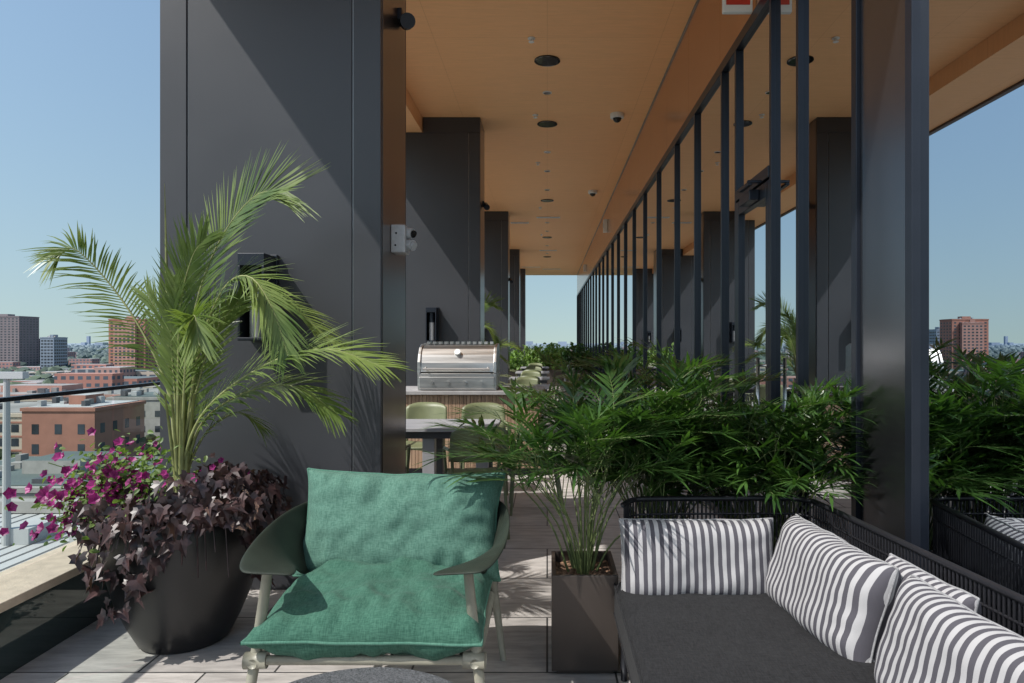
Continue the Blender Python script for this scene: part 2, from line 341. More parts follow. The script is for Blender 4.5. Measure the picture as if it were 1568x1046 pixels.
b = MB(); b.box(-2.68, -2.603, Y0 - .04, YE + .2, 4.47, 5.3, 'fascia'); b.box(-2.6, 2, Y0 - .06, Y0 - .003, 4.5, 5.3, 'fascia'); b.box(-2.6, 14, Y0, YE + .2, 5.21, 5.3, 'fascia')
b.obj('fascia', parent=e, bevel=.004)
b = MB(); b.box(GX - .03, GX - .004, Y0, YE, CZ - .02, CZ - .003, 'seam'); b.obj('ceiling_trim', parent=e)

def column(y0):
    e = empty('clad_column', (0, 0, 0))
    XL, XR = -2.27, -.976; y1 = y0 + .72
    b = MB()
    s1, s2 = XL + .16, XR - .165
    for a, c in ((XL, s1 - .005), (s1 + .005, s2 - .005), (s2 + .005, XR)): b.box(a, c, y0, y0 + .04, 0, 4.497, 'panel')
    b.box(-1.80, XR, y0, y0 + .04, 4.500, CZ - .003, 'panel')
    b.box(XL + .01, XR - .02, y0 + .045, y1 - .045, 0, 4.495, 'panel')
    b.box(-1.80, XR - .02, y0 + .045, y1 - .045, 4.497, CZ - .003, 'panel')
    b.box(XL, XR, y1 - .04, y1, 0, 4.497, 'panel')
    b.box(XL - .004, XL + .008, y0 + .042, y1 - .042, 0, 4.497, 'panel')
    b.obj('panels', parent=e, bevel=.0025)
    b = MB(); b.box(s1 - .0045, s1 + .0045, y0 + .012, y0 + .03, 0, 4.49, 'seam'); b.box(s2 - .0045, s2 + .0045, y0 + .012, y0 + .03, 0, 4.49, 'seam')
    b.obj('seam_trims', parent=e)
    b = MB(); b.box(XR - .016, XR + .003, y0 + .043, y1 - .043, 0, CZ - .004, 'bronze'); b.obj('return_panel', parent=e)
    return e
CY = [4.0, 9.9, 17.0, 23.9, 30.2]
for y in CY: column(y)
def wall_light(y0):
    e = empty('wall_lantern', (-1.655, y0, 1.48))
    b = MB(); b.box(-.085, .085, -.035, -.001, -.02, .48, 'black'); b.box(-.075, .075, -.19, -.036, .40, .47, 'black')
    b.box(-.075, -.06, -.19, -.036, .0, .40, 'black'); b.box(.06, .075, -.19, -.036, .0, .40, 'black')
    b.box(-.075, .075, -.19, -.036, -.02, -.002, 'black'); b.obj('lantern_frame', parent=e, bevel=.003)
    b = MB(); b.lathe([(.038, .0), (.038, .26)], 0, -.11, 'grey', 20); b.lathe([(.042, .26), (.042, .395)], 0, -.11, 'black', 20); b.obj('lamp_glass', parent=e)
for y in CY: wall_light(y)
e = empty('security_camera', (-.973, 4.34, 2.10))
b = MB(); b.box(.0, .09, -.10, .05, -.09, .085, 'grey'); b.obj('junction_box', parent=e, bevel=.008)
b = MB()
for dx, dz in ((.035, .03), (.03, -.045)): b.tube([(dx, -.1, dz), (dx, -.104, dz)], .006, 'lens', 10)
b.tube([(.09, -.03, .04), (.125, -.04, .035)], .035, 'grey', 16); b.tube([(.09, -.03, -.035), (.13, -.05, -.04)], .035, 'grey', 16)
b.tube([(.126, -.04, .035), (.135, -.045, .03)], .024, 'lens', 16); b.tube([(.131, -.05, -.04), (.14, -.055, -.045)], .024, 'grey', 16)
b.obj('heads', parent=e)
def spot(x, y, z, s=1):
    e = empty('spotlight', (x, y, z))
    b = MB(); b.box(0, .03, -.03, .03, .03, .10, 'black'); b.tube([(.03, 0, .06), (.06, -.02, .03), (.06, -.04, 0)], .012, 'black', 8)
    b.tube([(.04, .07, .05), (.085, -.10, -.02)], .045, 'black', 18)
    b.obj('spot_body', parent=e, bevel=.003); e.scale = (s, s, s)
spot(-.973, 4.45, 3.52); spot(-.973, 10.25, 3.48, .9); spot(-.973, 17.3, 3.0, .9)
def disc(name, x, y, r, k, z=CZ, h=.012, ring=None):
    b = MB(); b.lathe([(r * .8, z - .001), (r, z - .002), (r, z - h), (r * .86, z - h - .004), (r * .84, z - h + .002), (0.002, z - h + .002)], x, y, ring or k, 32, False)
    b.lathe([(0.001, z - h), (r * .83, z - h)], x, y, k, 32, False)
    return b.obj(name)
for y in (7.91, 10.2, 15.7, 21.2, 26): disc('ceiling_speaker', 0, y, .15, 'lens')
for y in (6.32, 8.92, 11.7, 13.0, 14.6, 18.6, 20, 23, 25): disc('downlight', 0, y, .06, 'lens', h=.01, ring='white')
def sprinkler(x, y):
    b = MB(); b.lathe([(.04, CZ - .001), (.04, CZ - .01), (.014, CZ - .014), (.014, CZ - .035), (.03, CZ - .04), (.03, CZ - .045), (.001, CZ - .046)], x, y, 'white', 16, False); b.obj('sprinkler_head')
for y in (7.33, 9.8, 12.4, 16.5, 20.6): sprinkler(-.17, y)
def dome(x, y):
    b = MB(); b.lathe([(.10, CZ - .001), (.10, CZ - .055), (.09, CZ - .065), (.066, CZ - .067)], x, y, 'white', 28, False)
    b.lathe([(.062, CZ - .065)] + [(.062 * math.cos(a * math.pi / 12), CZ - .065 - .06 * math.sin(a * math.pi / 12)) for a in range(1, 6)] + [(.001, CZ - .125)], x, y, 'lens', 28, False)
    b.obj('dome_camera', smooth=True)
dome(1.0, 9.76); dome(.98, 14.7)
def slot(x, y, wd=.62):
    b = MB(); b.box(x - wd / 2, x + wd / 2, y - .08, y + .08, CZ - .015, CZ - .002, 'white'); b.box(x - wd / 2 + .03, x + wd / 2 - .03, y - .03, y + .03, CZ - .02, CZ - .0155, 'grey'); b.obj('air_slot_diffuser', bevel=.002)
slot(.03, 17.8); slot(-.75, 18.6, .5); slot(-.7, 29.5, .8); slot(.2, 30.3, .8); slot(.03, 24.2)

# ------------------------------------------------------------ curtain wall
e = empty('glass_curtain_wall')
HZ = 3.66
mY = [-3.2, -1.2, .8, 2.69, 3.17, 3.90, 4.37, 5.18, 5.6, 6.62, 7.65, 8.9] + [10.15 + 1.27 * i for i in range(19)]
b = MB()
for i in range(len(mY) - 1):
    y0, y1 = mY[i], mY[i + 1]
    if i == 3: continue
    j = [R.uniform(-.0012, .0012) for _ in range(2)]
    if abs(y0 - 4.37) < .01:
        b.face([(GX, y0, 2.6), (GX, y1, 2.6), (GX + j[0], y1, HZ), (GX + j[0], y0, HZ)], 'mirror')
        continue
    b.face([(GX + j[0], y0, .08), (GX + j[1], y1, .08), (GX - j[0], y1, HZ), (GX - j[1], y0, HZ)], 'mirror')
b.obj('glazing', parent=e)
b = MB()
for y in mY + [33.0]:
    if y == mY[3] or y == mY[4]: b.box(1.422, 1.50, y - .026, y + .026, 0, HZ, 'black'); continue
    b.box(1.426, 1.50, y - .019, y + .019, 0.0, HZ, 'black')
b.box(1.425, 1.49, -3.2, YE, HZ + .002, HZ + .085, 'black')
b.box(1.43, 1.485, -3.2, YE, .001, .085, 'black')
b.obj('mullions', parent=e, bevel=.003)
b = MB(); b.box(1.44, 1.50, 2.718, 3.142, .09, HZ, 'steelpanel'); b.obj('metal_pier', parent=e, bevel=.004)
b = MB(); y = -3.2
while y < YE:
    b.box(1.44, 1.50, y + .002, min(y + 1.268, YE), HZ + .088, CZ - .003, 'band'); y += 1.27
b.obj('bulkhead_panels', parent=e, bevel=.002)
e2 = empty('glass_door')
b = MB(); y0, y1 = 4.39, 5.16
b.box(1.425, 1.47, y0, y0 + .07, .02, 2.50, 'black'); b.box(1.425, 1.47, y1 - .07, y1, .02, 2.50, 'black')
b.box(1.425, 1.47, y0 + .071, y1 - .071, 2.40, 2.50, 'black'); b.box(1.425, 1.47, y0 + .071, y1 - .071, .02, .26, 'black')
b.box(1.42, 1.475, y0, y1, 2.515, 2.59, 'black'); b.obj('door_frame', parent=e2, bevel=.003)
b = MB(); b.face([(1.45, y0 + .07, .26), (1.45, y1 - .07, .26), (1.45, y1 - .07, 2.40), (1.45, y0 + .07, 2.40)], 'mirror'); b.obj('door_glass', parent=e2)
b = MB(); b.tube([(1.37, y0 + .05, .95), (1.37, y0 + .05, 1.35)], .012, 'steel', 12); b.tube([(1.37, y0 + .05, 1.0), (1.426, y0 + .05, 1.0)], .008, 'steel', 8); b.tube([(1.37, y0 + .05, 1.3), (1.426, y0 + .05, 1.3)], .008, 'steel', 8)
b.obj('pull_handle', parent=e2, smooth=True)
b = MB(); b.box(1.36, 1.424, y0 + .2, y0 + .45, 2.41, 2.48, 'black'); b.box(1.32, 1.35, y0 + .1, y0 + .32, 2.485, 2.50, 'black'); b.box(1.32, 1.414, y0 + .10, y0 + .13, 2.502, 2.52, 'black'); b.obj('door_closer', parent=e2, bevel=.004)
e3 = empty('exit_sign', (1.33, 4.75, 3.74))
b = MB(); b.box(-.11, .095, -.02, .02, -.0, .20, 'white'); b.obj('sign_body', parent=e3, bevel=.006)
b = MB(); b.box(-.09, .075, -.024, -.021, .05, .15, 'red'); b.obj('sign_letters', parent=e3)
b = MB(); b.box(1.35, 1.437, 16.3, 16.5, 4.1, 4.4, 'white'); b.box(1.34, 1.35, 16.35, 16.45, 4.2, 4.3, 'grey'); b.obj('wall_speaker', bevel=.01)
b = MB(); b.box(1.36, 1.437, 25.3, 25.5, 4.1, 4.35, 'white'); b.box(1.35, 1.36, 25.35, 25.45, 4.2, 4.3, 'grey'); b.obj('wall_speaker', bevel=.01)

# ------------------------------------------------------------ foliage helpers
def leaflet(b, base, d, nrm, L, W, k, droop=.25, seg=3):
    side = d.cross(nrm)
    if side.length < 1e-4: side = Vector((1, 0, 0))
    side.normalize(); i0 = len(b.v)
    prof = {3: (.45, 1.0, .62, 0.05), 4: (.4, 1, .9, .5, .03), 2: (.5, 1, .05)}[seg]
    for j in range(seg + 1):
        t = j / seg
        p = base + d * (L * t) + Vector((0, 0, -1)) * (droop * L * t * t)
        ww = W * .5 * prof[j]
        b.v.append(tuple(p - side * ww)); b.v.append(tuple(p + side * ww))
    mi = b.mi(k)
    for j in range(seg):
        b.f.append((i0 + 2 * j, i0 + 2 * j + 1, i0 + 2 * j + 3, i0 + 2 * j + 2)); b.m.append(mi)
def frond(b, ctrl, n, L, W, k, ks, r0=.009, bare=.25, ang=50, droop=.25, vee=.35, upv=(0, 0, 1), seg=3, jit=.12, rr=R, prof=(.85, .12), taper=.45):
    pts = spline(ctrl, 26)
    b.tube(pts, [max(.0012, r0 * (1 - i / 27)) for i in range(27)], ks, 5, False)
    for i in range(n):
        t = bare + (1 - bare) * (i + .5) / n
        f = t * 26; k0 = min(int(f), 25); p = pts[k0].lerp(pts[k0 + 1], f - k0); T = (pts[k0 + 1] - pts[k0]).normalized()
        S = T.cross(Vector(upv))
        if S.length < .15: S = T.cross(Vector((0.3, -1, .2)))
        S.normalize(); Nn = S.cross(T).normalized()
        u = (t - bare) / (1 - bare)
        ln = L * (.35 + .65 * math.sin(math.pi * min(1, (u * prof[0] + prof[1]))) ** .7)
        a = math.radians(ang * (1 - taper * u))
        for sg in (-1, 1):
            d = T * math.cos(a) + S * sg * math.sin(a) + Nn * vee * rr.uniform(.5, 1.2) + Vector([rr.uniform(-jit, jit) for _ in range(3)])
            d.normalize()
            leaflet(b, p, d, Nn, ln * rr.uniform(.85, 1.1), W * rr.uniform(.8, 1.1), k, droop * rr.uniform(.5, 1.5), seg)
def lobed(b, c, nrm, tip, size, k, shape):
    nrm = nrm.normalized(); t = (tip - nrm * tip.dot(nrm))
    if t.length < 1e-4: t = nrm.orthogonal()
    t.normalize(); s = nrm.cross(t); i0 = len(b.v); b.v.append(tuple(c))
    for x, y in shape: b.v.append(tuple(c + t * (y * size) + s * (x * size) + nrm * size * (.28 * abs(x) - .18 * y * y)))
    m = b.mi(k); n = len(shape)
    for j in range(n - 1): b.f.append((i0, i0 + 1 + j, i0 + 2 + j)); b.m.append(m)
    b.f.append((i0, i0 + n, i0 + 1)); b.m.append(m)
VINE = [(0, -.12), (.28, -.3), (.62, -.22), (.42, .05), (.55, .30), (.24, .38), (0, 1.0), (-.24, .38), (-.55, .30), (-.42, .05), (-.62, -.22), (-.28, -.3)]
OVAL = [(0, -.3), (.22, -.15), (.33, .15), (.25, .5), (0, .9), (-.25, .5), (-.33, .15), (-.22, -.15)]
def flower(b, c, nrm, size, k, rr):
    nrm = nrm.normalized(); t = nrm.orthogonal().normalized(); s = nrm.cross(t); i0 = len(b.v); b.v.append(tuple(c - nrm * size * .35)); m = b.mi(k)
    n = 15; ph = rr.uniform(0, 6)
    for j in range(n):
        a = ph + 2 * math.pi * j / n; r = size * (.5 + .09 * math.cos(5 * (a - ph)))
        b.v.append(tuple(c + (t * math.cos(a) + s * math.sin(a)) * r + nrm * size * rr.uniform(-.04, .05)))
    for j in range(n): b.f.append((i0, i0 + 1 + j, i0 + 1 + (j + 1) % n)); b.m.append(m)

# ------------------------------------------------------------ big potted palm
PX, PY = -1.78, 3.36
def make_pot(px, py):
    e = empty('planter_pot', (px, py, 0))
    b = MB(); b.lathe([(.19, 0.0), (.205, .012), (.25, .10), (.30, .22), (.338, .36), (.357, .48), (.36, .585), (.352, .615), (.34, .622), (.325, .615), (.32, .56)], 0, 0, 'pot', 64, False)
    b.lathe([(.001, .002), (.19, .0)], 0, 0, 'pot', 64, False)
    b.obj('pot_body', smooth=True, parent=e)
    b = MB(); b.lathe([(.32, .565), (.2, .59), (.001, .6)], 0, 0, 'soil', 32, False); b.obj('soil', parent=e)
    return e
make_pot(PX, PY)
def loc(l): return [(x - PX, y - PY, z) for x, y, z in l]
bp = MB(); r2 = random.Random(3)
BB = [(-1.80, 3.36, .58)]
def F(pts, n, L, W=.0115, **kw): frond(bp, loc(BB + pts), int(n * 1.35), L, W, 'palm', 'stem', r0=.011, rr=r2, jit=.08, **kw)
F([(-1.79, 3.35, .95), (-1.757, 3.33, 1.35), (-1.68, 3.30, 1.70), (-1.55, 3.28, 1.98), (-1.38, 3.24, 2.15), (-1.22, 3.2, 2.16)], 62, .32, droop=.05, bare=.28, upv=(-.4, -.9, .3), vee=.12, ang=50, prof=(.62, .2))
F([(-1.83, 3.38, .9), (-1.90, 3.42, 1.21), (-2.05, 3.46, 1.50), (-2.22, 3.46, 1.75), (-2.37, 3.42, 1.92), (-2.46, 3.40, 1.88)], 44, .26, droop=.22, bare=.38, upv=(.5, -.7, .7), vee=.05, ang=60, prof=(.8, .2))
F([(-1.77, 3.34, .9), (-1.62, 3.28, 1.15), (-1.31, 3.2, 1.35), (-1.02, 3.14, 1.42), (-.74, 3.1, 1.34)], 56, .28, droop=.20, bare=.32, upv=(0, -.6, 1), vee=.2, ang=40)
F([(-1.78, 3.36, .95), (-1.70, 3.33, 1.40), (-1.56, 3.28, 1.70), (-1.40, 3.2, 1.76), (-1.27, 3.14, 1.62), (-1.18, 3.1, 1.40)], 52, .24, droop=.20, bare=.34, upv=(0, -.6, .8), vee=.15, ang=42)
F([(-1.77, 3.36, .85), (-1.66, 3.32, 1.08), (-1.42, 3.28, 1.22), (-1.18, 3.22, 1.24), (-.98, 3.18, 1.12)], 46, .24, droop=.25, bare=.32, upv=(0, -.5, 1), vee=.15, ang=42)
F([(-1.80, 3.4, .95), (-1.74, 3.5, 1.45), (-1.60, 3.62, 1.68), (-1.38, 3.68, 1.64), (-1.15, 3.7, 1.44)], 48, .25, droop=.22, bare=.32, upv=(0, -.4, 1), vee=.2, ang=42)
F([(-1.83, 3.38, .9), (-1.89, 3.45, 1.3), (-1.98, 3.5, 1.55), (-2.06, 3.52, 1.70)], 14, .22, droop=.08, bare=.5, upv=(0, -1, .2), vee=.1, ang=32)
F([(-1.79, 3.34, .9), (-1.74, 3.28, 1.30), (-1.68, 3.2, 1.52), (-1.60, 3.1, 1.57), (-1.54, 3.02, 1.44)], 40, .23, droop=.25, bare=.34, upv=(0, -.5, 1), vee=.15, ang=42)
F([(-1.81, 3.35, .9), (-1.80, 3.33, 1.35), (-1.77, 3.30, 1.65), (-1.70, 3.27, 1.86), (-1.62, 3.24, 1.95)], 44, .25, droop=.05, bare=.32, upv=(.3, -1, .3), vee=.12, ang=38)
F([(-1.81, 3.35, .9), (-1.83, 3.35, 1.25), (-1.83, 3.32, 1.5), (-1.80, 3.28, 1.73)], 32, .24, droop=.08, bare=.35, upv=(0, -1, .1), vee=.1, ang=34)
F([(-1.79, 3.35, .9), (-1.72, 3.35, 1.22), (-1.63, 3.35, 1.5), (-1.50, 3.33, 1.66)], 34, .24, droop=.12, bare=.36, upv=(0, -1, .1), vee=.1, ang=36)
F([(-1.78, 3.37, .8), (-1.70, 3.40, 1.0), (-1.55, 3.42, 1.1), (-1.42, 3.42, 1.02)], 24, .18, droop=.35, bare=.3, vee=.1)
bp.tube([p for p in loc([(-1.81, 3.37, .6), (-1.865, 3.38, 1.2), (-1.89, 3.39, 1.8), (-1.90, 3.39, 2.24)])], [.009, .01, .008, .001], 'stem', 6)
for i in range(12):
    a = r2.uniform(0, 6.28); bp.tube([(.05 * math.cos(a) - .02, .05 * math.sin(a), .58), (.025 * math.cos(a) - .02, .025 * math.sin(a), .8), (.08 * math.cos(a) - .02, .06 * math.sin(a), 1.2)], [.017, .013, .004], 'stem', 6)
palm_o = bp.obj('palm_plant', smooth=True); palm_o.location = (PX, PY, 0)
b = MB(); r3 = random.Random(11)
for i in range(900):
    a = r3.uniform(-math.pi * .98, math.pi * .6)
    if a < -math.pi * .72 and r3.random() < .5: continue
    lay = r3.random()
    if lay < .5:
        rad = r3.uniform(.14, .43); z = .67 + .13 * math.sin(rad * 9 + a * 2) * .6 + r3.uniform(-.02, .12)
    else:
        rad = r3.uniform(.36, .47); z = r3.uniform(.64, .76) - (r3.random() ** 1.6) * .46 * (.5 + .5 * math.sin(3 * a + 1))
        rad -= max(0, .55 - z) * .15
    out = Vector((math.cos(a), math.sin(a), 0))
    c = out * rad + Vector((0, 0, z))
    nrm = out * r3.uniform(.3, 1.2) + Vector((r3.uniform(-.7, .7), r3.uniform(-.7, .4), r3.uniform(-.1, 1.1)))
    tip = out * r3.uniform(.1, 1) + Vector((r3.uniform(-.8, .8), r3.uniform(-.8, .8), -1))
    lobed(b, c, nrm, tip, r3.uniform(.035, .078), 'vine', VINE)
for i in range(30):
    a = r3.uniform(-2.6, 1.2); o = Vector((math.cos(a), math.sin(a), 0))
    b.tube([tuple(o * .2 + Vector((0, 0, .6))), tuple(o * .36 + Vector((0, 0, .68))), tuple(o * .40 + Vector((0, 0, r3.uniform(.35, .6))))], .003, 'vine', 4)
v = b.obj('sweet_potato_vine'); v.location = (PX, PY, 0)
b = MB()
for i in range(1700):
    c = Vector((r3.gauss(-.28, .125), r3.gauss(-.03, .15), r3.gauss(.72, .10)))
    if c.z < .44: continue
    nrm = Vector((r3.uniform(-1, .6), r3.uniform(-1, .5), r3.uniform(0, 1)))
    lobed(b, c, nrm, Vector((r3.uniform(-1, 1), r3.uniform(-1, 1), r3.uniform(-.6, .6))), r3.uniform(.018, .036), 'petleaf', OVAL)
for i in range(290):
    c = Vector((r3.gauss(-.33, .12), r3.gauss(-.10, .15), r3.gauss(.73, .11)))
    if c.z < .44: continue
    flower(b, c, Vector((r3.uniform(-.8, .5), r3.uniform(-1.2, -.1), r3.uniform(0, .9))), r3.uniform(.03, .05), 'petal', r3)
for i in range(50):
    x, y, z = r3.gauss(-.36, .1), r3.gauss(-.05, .14), r3.uniform(.55, .92)
    b.tube([(-.2, 0, .6), ((x - .2) / 2, y / 2, (z + .65) / 2 + .03), (x, y, z)], .0022, 'petleaf', 4)
for i in range(12):
    c = Vector((r3.uniform(-.05, .3), r3.uniform(-.35, .1), r3.uniform(.78, .88))); flower(b, c, Vector((0, -1, .5)), .03, 'petal', r3)
v = b.obj('petunia_flowers'); v.location = (PX, PY, 0)
make_pot(-1.55, 12.3)
p2 = bpy.data.objects.new('palm_plant', palm_o.data); scene.collection.objects.link(p2); p2.location = (-1.55, 12.3, 0); p2.rotation_euler = (0, 0, .5)

# ------------------------------------------------------------ bamboo palms in square planters
def planter_box(x0, x1, y0, y1, h):
    e = empty('square_planter')
    b = MB(); t = .018
    b.box(x0, x1, y0, y0 + t, 0.02, h, 'box'); b.box(x0, x1, y1 - t, y1, .02, h, 'box')
    b.box(x0, x0 + t, y0 + t + .0005, y1 - t - .0005, .02, h, 'box'); b.box(x1 - t, x1, y0 + t + .0005, y1 - t - .0005, .02, h, 'box')
    b.box(x0 + .02, x1 - .02, y0 + .02, y1 - .02, 0, .03, 'box'); b.obj('planter_shell', parent=e, bevel=.002)
    b = MB(); n = 14; rr = random.Random(5)
    g = [[(x0 + t + (x1 - x0 - 2 * t) * i / n, y0 + t + (y1 - y0 - 2 * t) * j / n, h - .045 + rr.uniform(-.01, .012)) for i in range(n + 1)] for j in range(n + 1)]
    for j in range(n):
        for i in range(n): b.face([g[j][i], g[j][i + 1], g[j + 1][i + 1], g[j + 1][i]], 'soil')
    b.obj('bark_mulch', parent=e)
def bamboo_palm(name, cx, cy, z0, nst, hmin, hmax, spread, seed, clampx=1.40, rx=1.0, kmin=4, base_r=.10, leftpush=0):
    rr = random.Random(seed); b = MB()
    for s in range(nst):
        a = rr.uniform(0, 2 * math.pi); q = rr.random() ** .5
        bx, by = cx + math.cos(a) * q * base_r, cy + math.sin(a) * q * base_r
        H = rr.uniform(hmin, hmax); sp = spread * q * rr.uniform(.5, 1.1)
        tx, ty = bx + math.cos(a) * sp * rx + leftpush * q, by + math.sin(a) * sp * .7
        tx = min(tx, clampx - .12)
        st = spline([(bx, by, z0), (bx + (tx - bx) * .3, by + (ty - by) * .3, z0 + H * .5), (tx, ty, z0 + H)], 8)
        b.tube(st, [.006 - .0004 * i for i in range(9)], 'cane', 5, False)
        nf = rr.randint(3, 6)
        for f in range(nf):
            k = rr.randint(kmin, 8); base = st[k]; az = a + rr.uniform(-1.5, 1.5) if rr.random() < .65 else rr.uniform(0, 6.28)
            ln = rr.uniform(.24, .46); el = rr.uniform(.45, 1.45)
            o = Vector((math.cos(az) * rx, math.sin(az), 0))
            p1 = base + o * ln * .45 * math.cos(el) + Vector((0, 0, ln * .5 * math.sin(el) + .03))
            p2 = base + o * ln * (.45 + .5 * math.cos(el)) + Vector((0, 0, ln * (.9 * math.sin(el) - .09)))
            p1.x = min(p1.x, clampx - .03); p2.x = min(p2.x, clampx - .02)
            frond(b, [base, p1, p2], rr.randint(7, 10), rr.uniform(.16, .23), rr.uniform(.013, .021), 'bamboo', 'cane', r0=.003, bare=.32, ang=46, droop=.13, vee=.18, seg=3, jit=.16, rr=rr, taper=.6)
            T = (p2 - p1).normalized()
            for q_ in range(3): leaflet(b, p2, (T + Vector([rr.uniform(-.4, .4) for _ in range(3)])).normalized(), Vector((0, 0, 1)), .15, .016, 'bamboo', .13)
    b.v = [(min(x, 1.42), y, z) for x, y, z in b.v]
    return b.obj(name, smooth=True)
planter_box(.02, .31, 2.97, 3.33, .435)
bamboo_palm('bamboo_palm', .165, 3.15, .38, 27, .32, .62, .38, 21, rx=1.3, kmin=6, base_r=.07, leftpush=-.07)
planter_box(.42, .78, 3.42, 3.78, .435)
bamboo_palm('bamboo_palm', .58, 3.55, .38, 46, .35, .82, .42, 22, kmin=4)
planter_box(.90, 1.26, 3.32, 3.68, .435)
bamboo_palm('bamboo_palm', 1.06, 3.42, .38, 42, .3, .66, .40, 23, kmin=4)

# ------------------------------------------------------------ cushions
def cushion(name, W, H, T, k, kp, parent, pinch=.05, seed=1, wr=.006, nu=64, nv=44, p=3.2, welt=.0045):
    rr = random.Random(seed); b = MB(); ph = [rr.uniform(0, 6.28) for _ in range(8)]
    def pos(s, t, side):
        u = math.sin(math.pi / 2 * s); v = math.sin(math.pi / 2 * t)
        x = W / 2 * u * (1 - pinch * (1 - v * v) * abs(u) ** 3); y = H / 2 * v * (1 - pinch * (1 - u * u) * abs(v) ** 3)
        th = T / 2 * ((1 - abs(u) ** p) ** .55) * ((1 - abs(v) ** p) ** .55)
        ev = max(0, abs(v) - .25) / .75; eu = max(0, abs(u) - .4) / .6
        g = math.sin(x * 62 + ph[0] + 2 * math.sin(x * 13 + ph[1])) * ev * (1 - abs(v) ** 8) + math.sin(y * 60 + ph[2] + 2 * math.sin(y * 15 + ph[3])) * eu * (1 - abs(u) ** 8) * .7
        nz = noise.noise(Vector((x * 7 + seed * 3, y * 7, side * 2.0))) * 1.6 + noise.noise(Vector((x * 18 + seed, y * 18, side * 5.0))) * .7
        th += (g * .8 * (.6 + .8 * noise.noise(Vector((x * 9, y * 9, seed)))) + nz) * wr * min(1, th / (T * .15))
        x += noise.noise(Vector((y * 8, seed, 1))) * .006; y += noise.noise(Vector((x * 8, seed, 4))) * .008
        zo = noise.noise(Vector((x * 4, y * 4, seed + 9))) * .01
        return (x, y, side * th + zo)
    for side in (1, -1):
        i0 = len(b.v)
        for j in range(nv + 1):
            for i in range(nu + 1): b.v.append(pos(-1 + 2 * i / nu, -1 + 2 * j / nv, side))
        m = b.mi(k)
        for j in range(nv):
            for i in range(nu):
                a = i0 + j * (nu + 1) + i; f = (a, a + 1, a + nu + 2, a + nu + 1)
                b.f.append(f if side > 0 else f[::-1]); b.m.append(m)
    ring = [pos(-1 + 2 * i / nu, -1, 1) for i in range(nu + 1)] + [pos(1, -1 + 2 * j / nv, 1) for j in range(1, nv + 1)] + [pos(1 - 2 * i / nu, 1, 1) for i in range(1, nu + 1)] + [pos(-1, 1 - 2 * j / nv, 1) for j in range(1, nv)]
    ring.append(ring[0]); b.tube(ring, welt, kp, 6, False)
    return b.obj(name, smooth=True, parent=parent)

# ------------------------------------------------------------ green lounge chair
ch = empty('lounge_chair', (-.62, 2.7, 0))
b = MB()
for s in (-1, 1):
    b.tube([(s * .345, -.34, .672), (s * .375, -.36, .40), (s * .43, -.40, 0)], [.017, .019, .015], 'taupe', 14)
    b.tube([(s * .36, .28, .62), (s * .385, .33, .35), (s * .42, .42, 0)], [.016, .018, .014], 'taupe', 14)
    b.tube([(s * .375, -.40, .365), (s * .38, -.1, .352), (s * .37, .36, .335)], .016, 'taupe', 12)
    b.tube([(s * .335, -.37, .367), (s * .41, -.375, .367)], .028, 'taupe', 18)
    b.ball((s * .43, -.40, .008), .016, 'taupe')
b.tube([(-.38, -.372, .367), (.38, -.372, .367)], .016, 'taupe', 12)
b.tube([(-.37, .34, .335), (.37, .34, .335)], .016, 'taupe', 12)
for i in range(9): b.tube([(-.32 + .08 * i, -.37, .366), (-.32 + .08 * i, .34, .334)], .006, 'sling', 6)
b.obj('frame', smooth=True, parent=ch)
sec = [((-.40, -.43, .682), (-.225, -.42, .672)), ((-.445, -.36, .69), (-.24, -.35, .662)), ((-.475, -.18, .712), (-.31, -.17, .62)), ((-.475, .03, .745), (-.37, .03, .52)),
       ((-.445, .25, .765), (-.355, .2, .45)), ((-.33, .40, .77), (-.27, .31, .40)), ((-.15, .45, .77), (-.13, .36, .39)), ((0, .46, .77), (0, .37, .39))]
sec = sec + [((-a[0], a[1], a[2]), (-c[0], c[1], c[2])) for a, c in reversed(sec[:-1])]
b = MB(); n = len(sec)
for a, c in sec:
    A = Vector(a); C = Vector(c)
    for q in range(5): b.v.append(tuple(A.lerp(C, q / 4)))
m = b.mi('sling')
for j in range(n - 1):
    for q in range(4): b.f.append((j * 5 + q, (j + 1) * 5 + q, (j + 1) * 5 + q + 1, j * 5 + q + 1)); b.m.append(m)
o = b.obj('arm_sling', smooth=True, parent=ch)
md = o.modifiers.new('s', 'SOLIDIFY'); md.thickness = .014; md.offset = 0
md = o.modifiers.new('ss', 'SUBSURF'); md.levels = 2; md.render_levels = 2
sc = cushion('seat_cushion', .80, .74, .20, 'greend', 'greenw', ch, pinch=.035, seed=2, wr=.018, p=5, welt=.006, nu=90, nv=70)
sc.location = (0, -.055, .455); sc.rotation_euler = (math.radians(2), 0, 0)
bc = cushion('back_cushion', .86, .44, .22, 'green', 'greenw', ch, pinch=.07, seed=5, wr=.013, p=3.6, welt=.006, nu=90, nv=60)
bc.location = (.0, .20, .68); bc.rotation_euler = (math.radians(72), math.radians(1), math.radians(-1))

# ------------------------------------------------------------ coffee table
e = empty('coffee_table', (-.53, 1.79, 0))
b = MB(); b.lathe([(.001, .40), (.352, .40), (.36, .406), (.36, .424), (.355, .43), (.001, .43)], 0, 0, 'terrazzo', 72, False); b.obj('table_top', parent=e)
b = MB(); b.lathe([(.2, 0), (.2, .015), (.03, .02), (.03, .399)], 0, 0, 'dgrey', 32, False); b.obj('pedestal', parent=e)

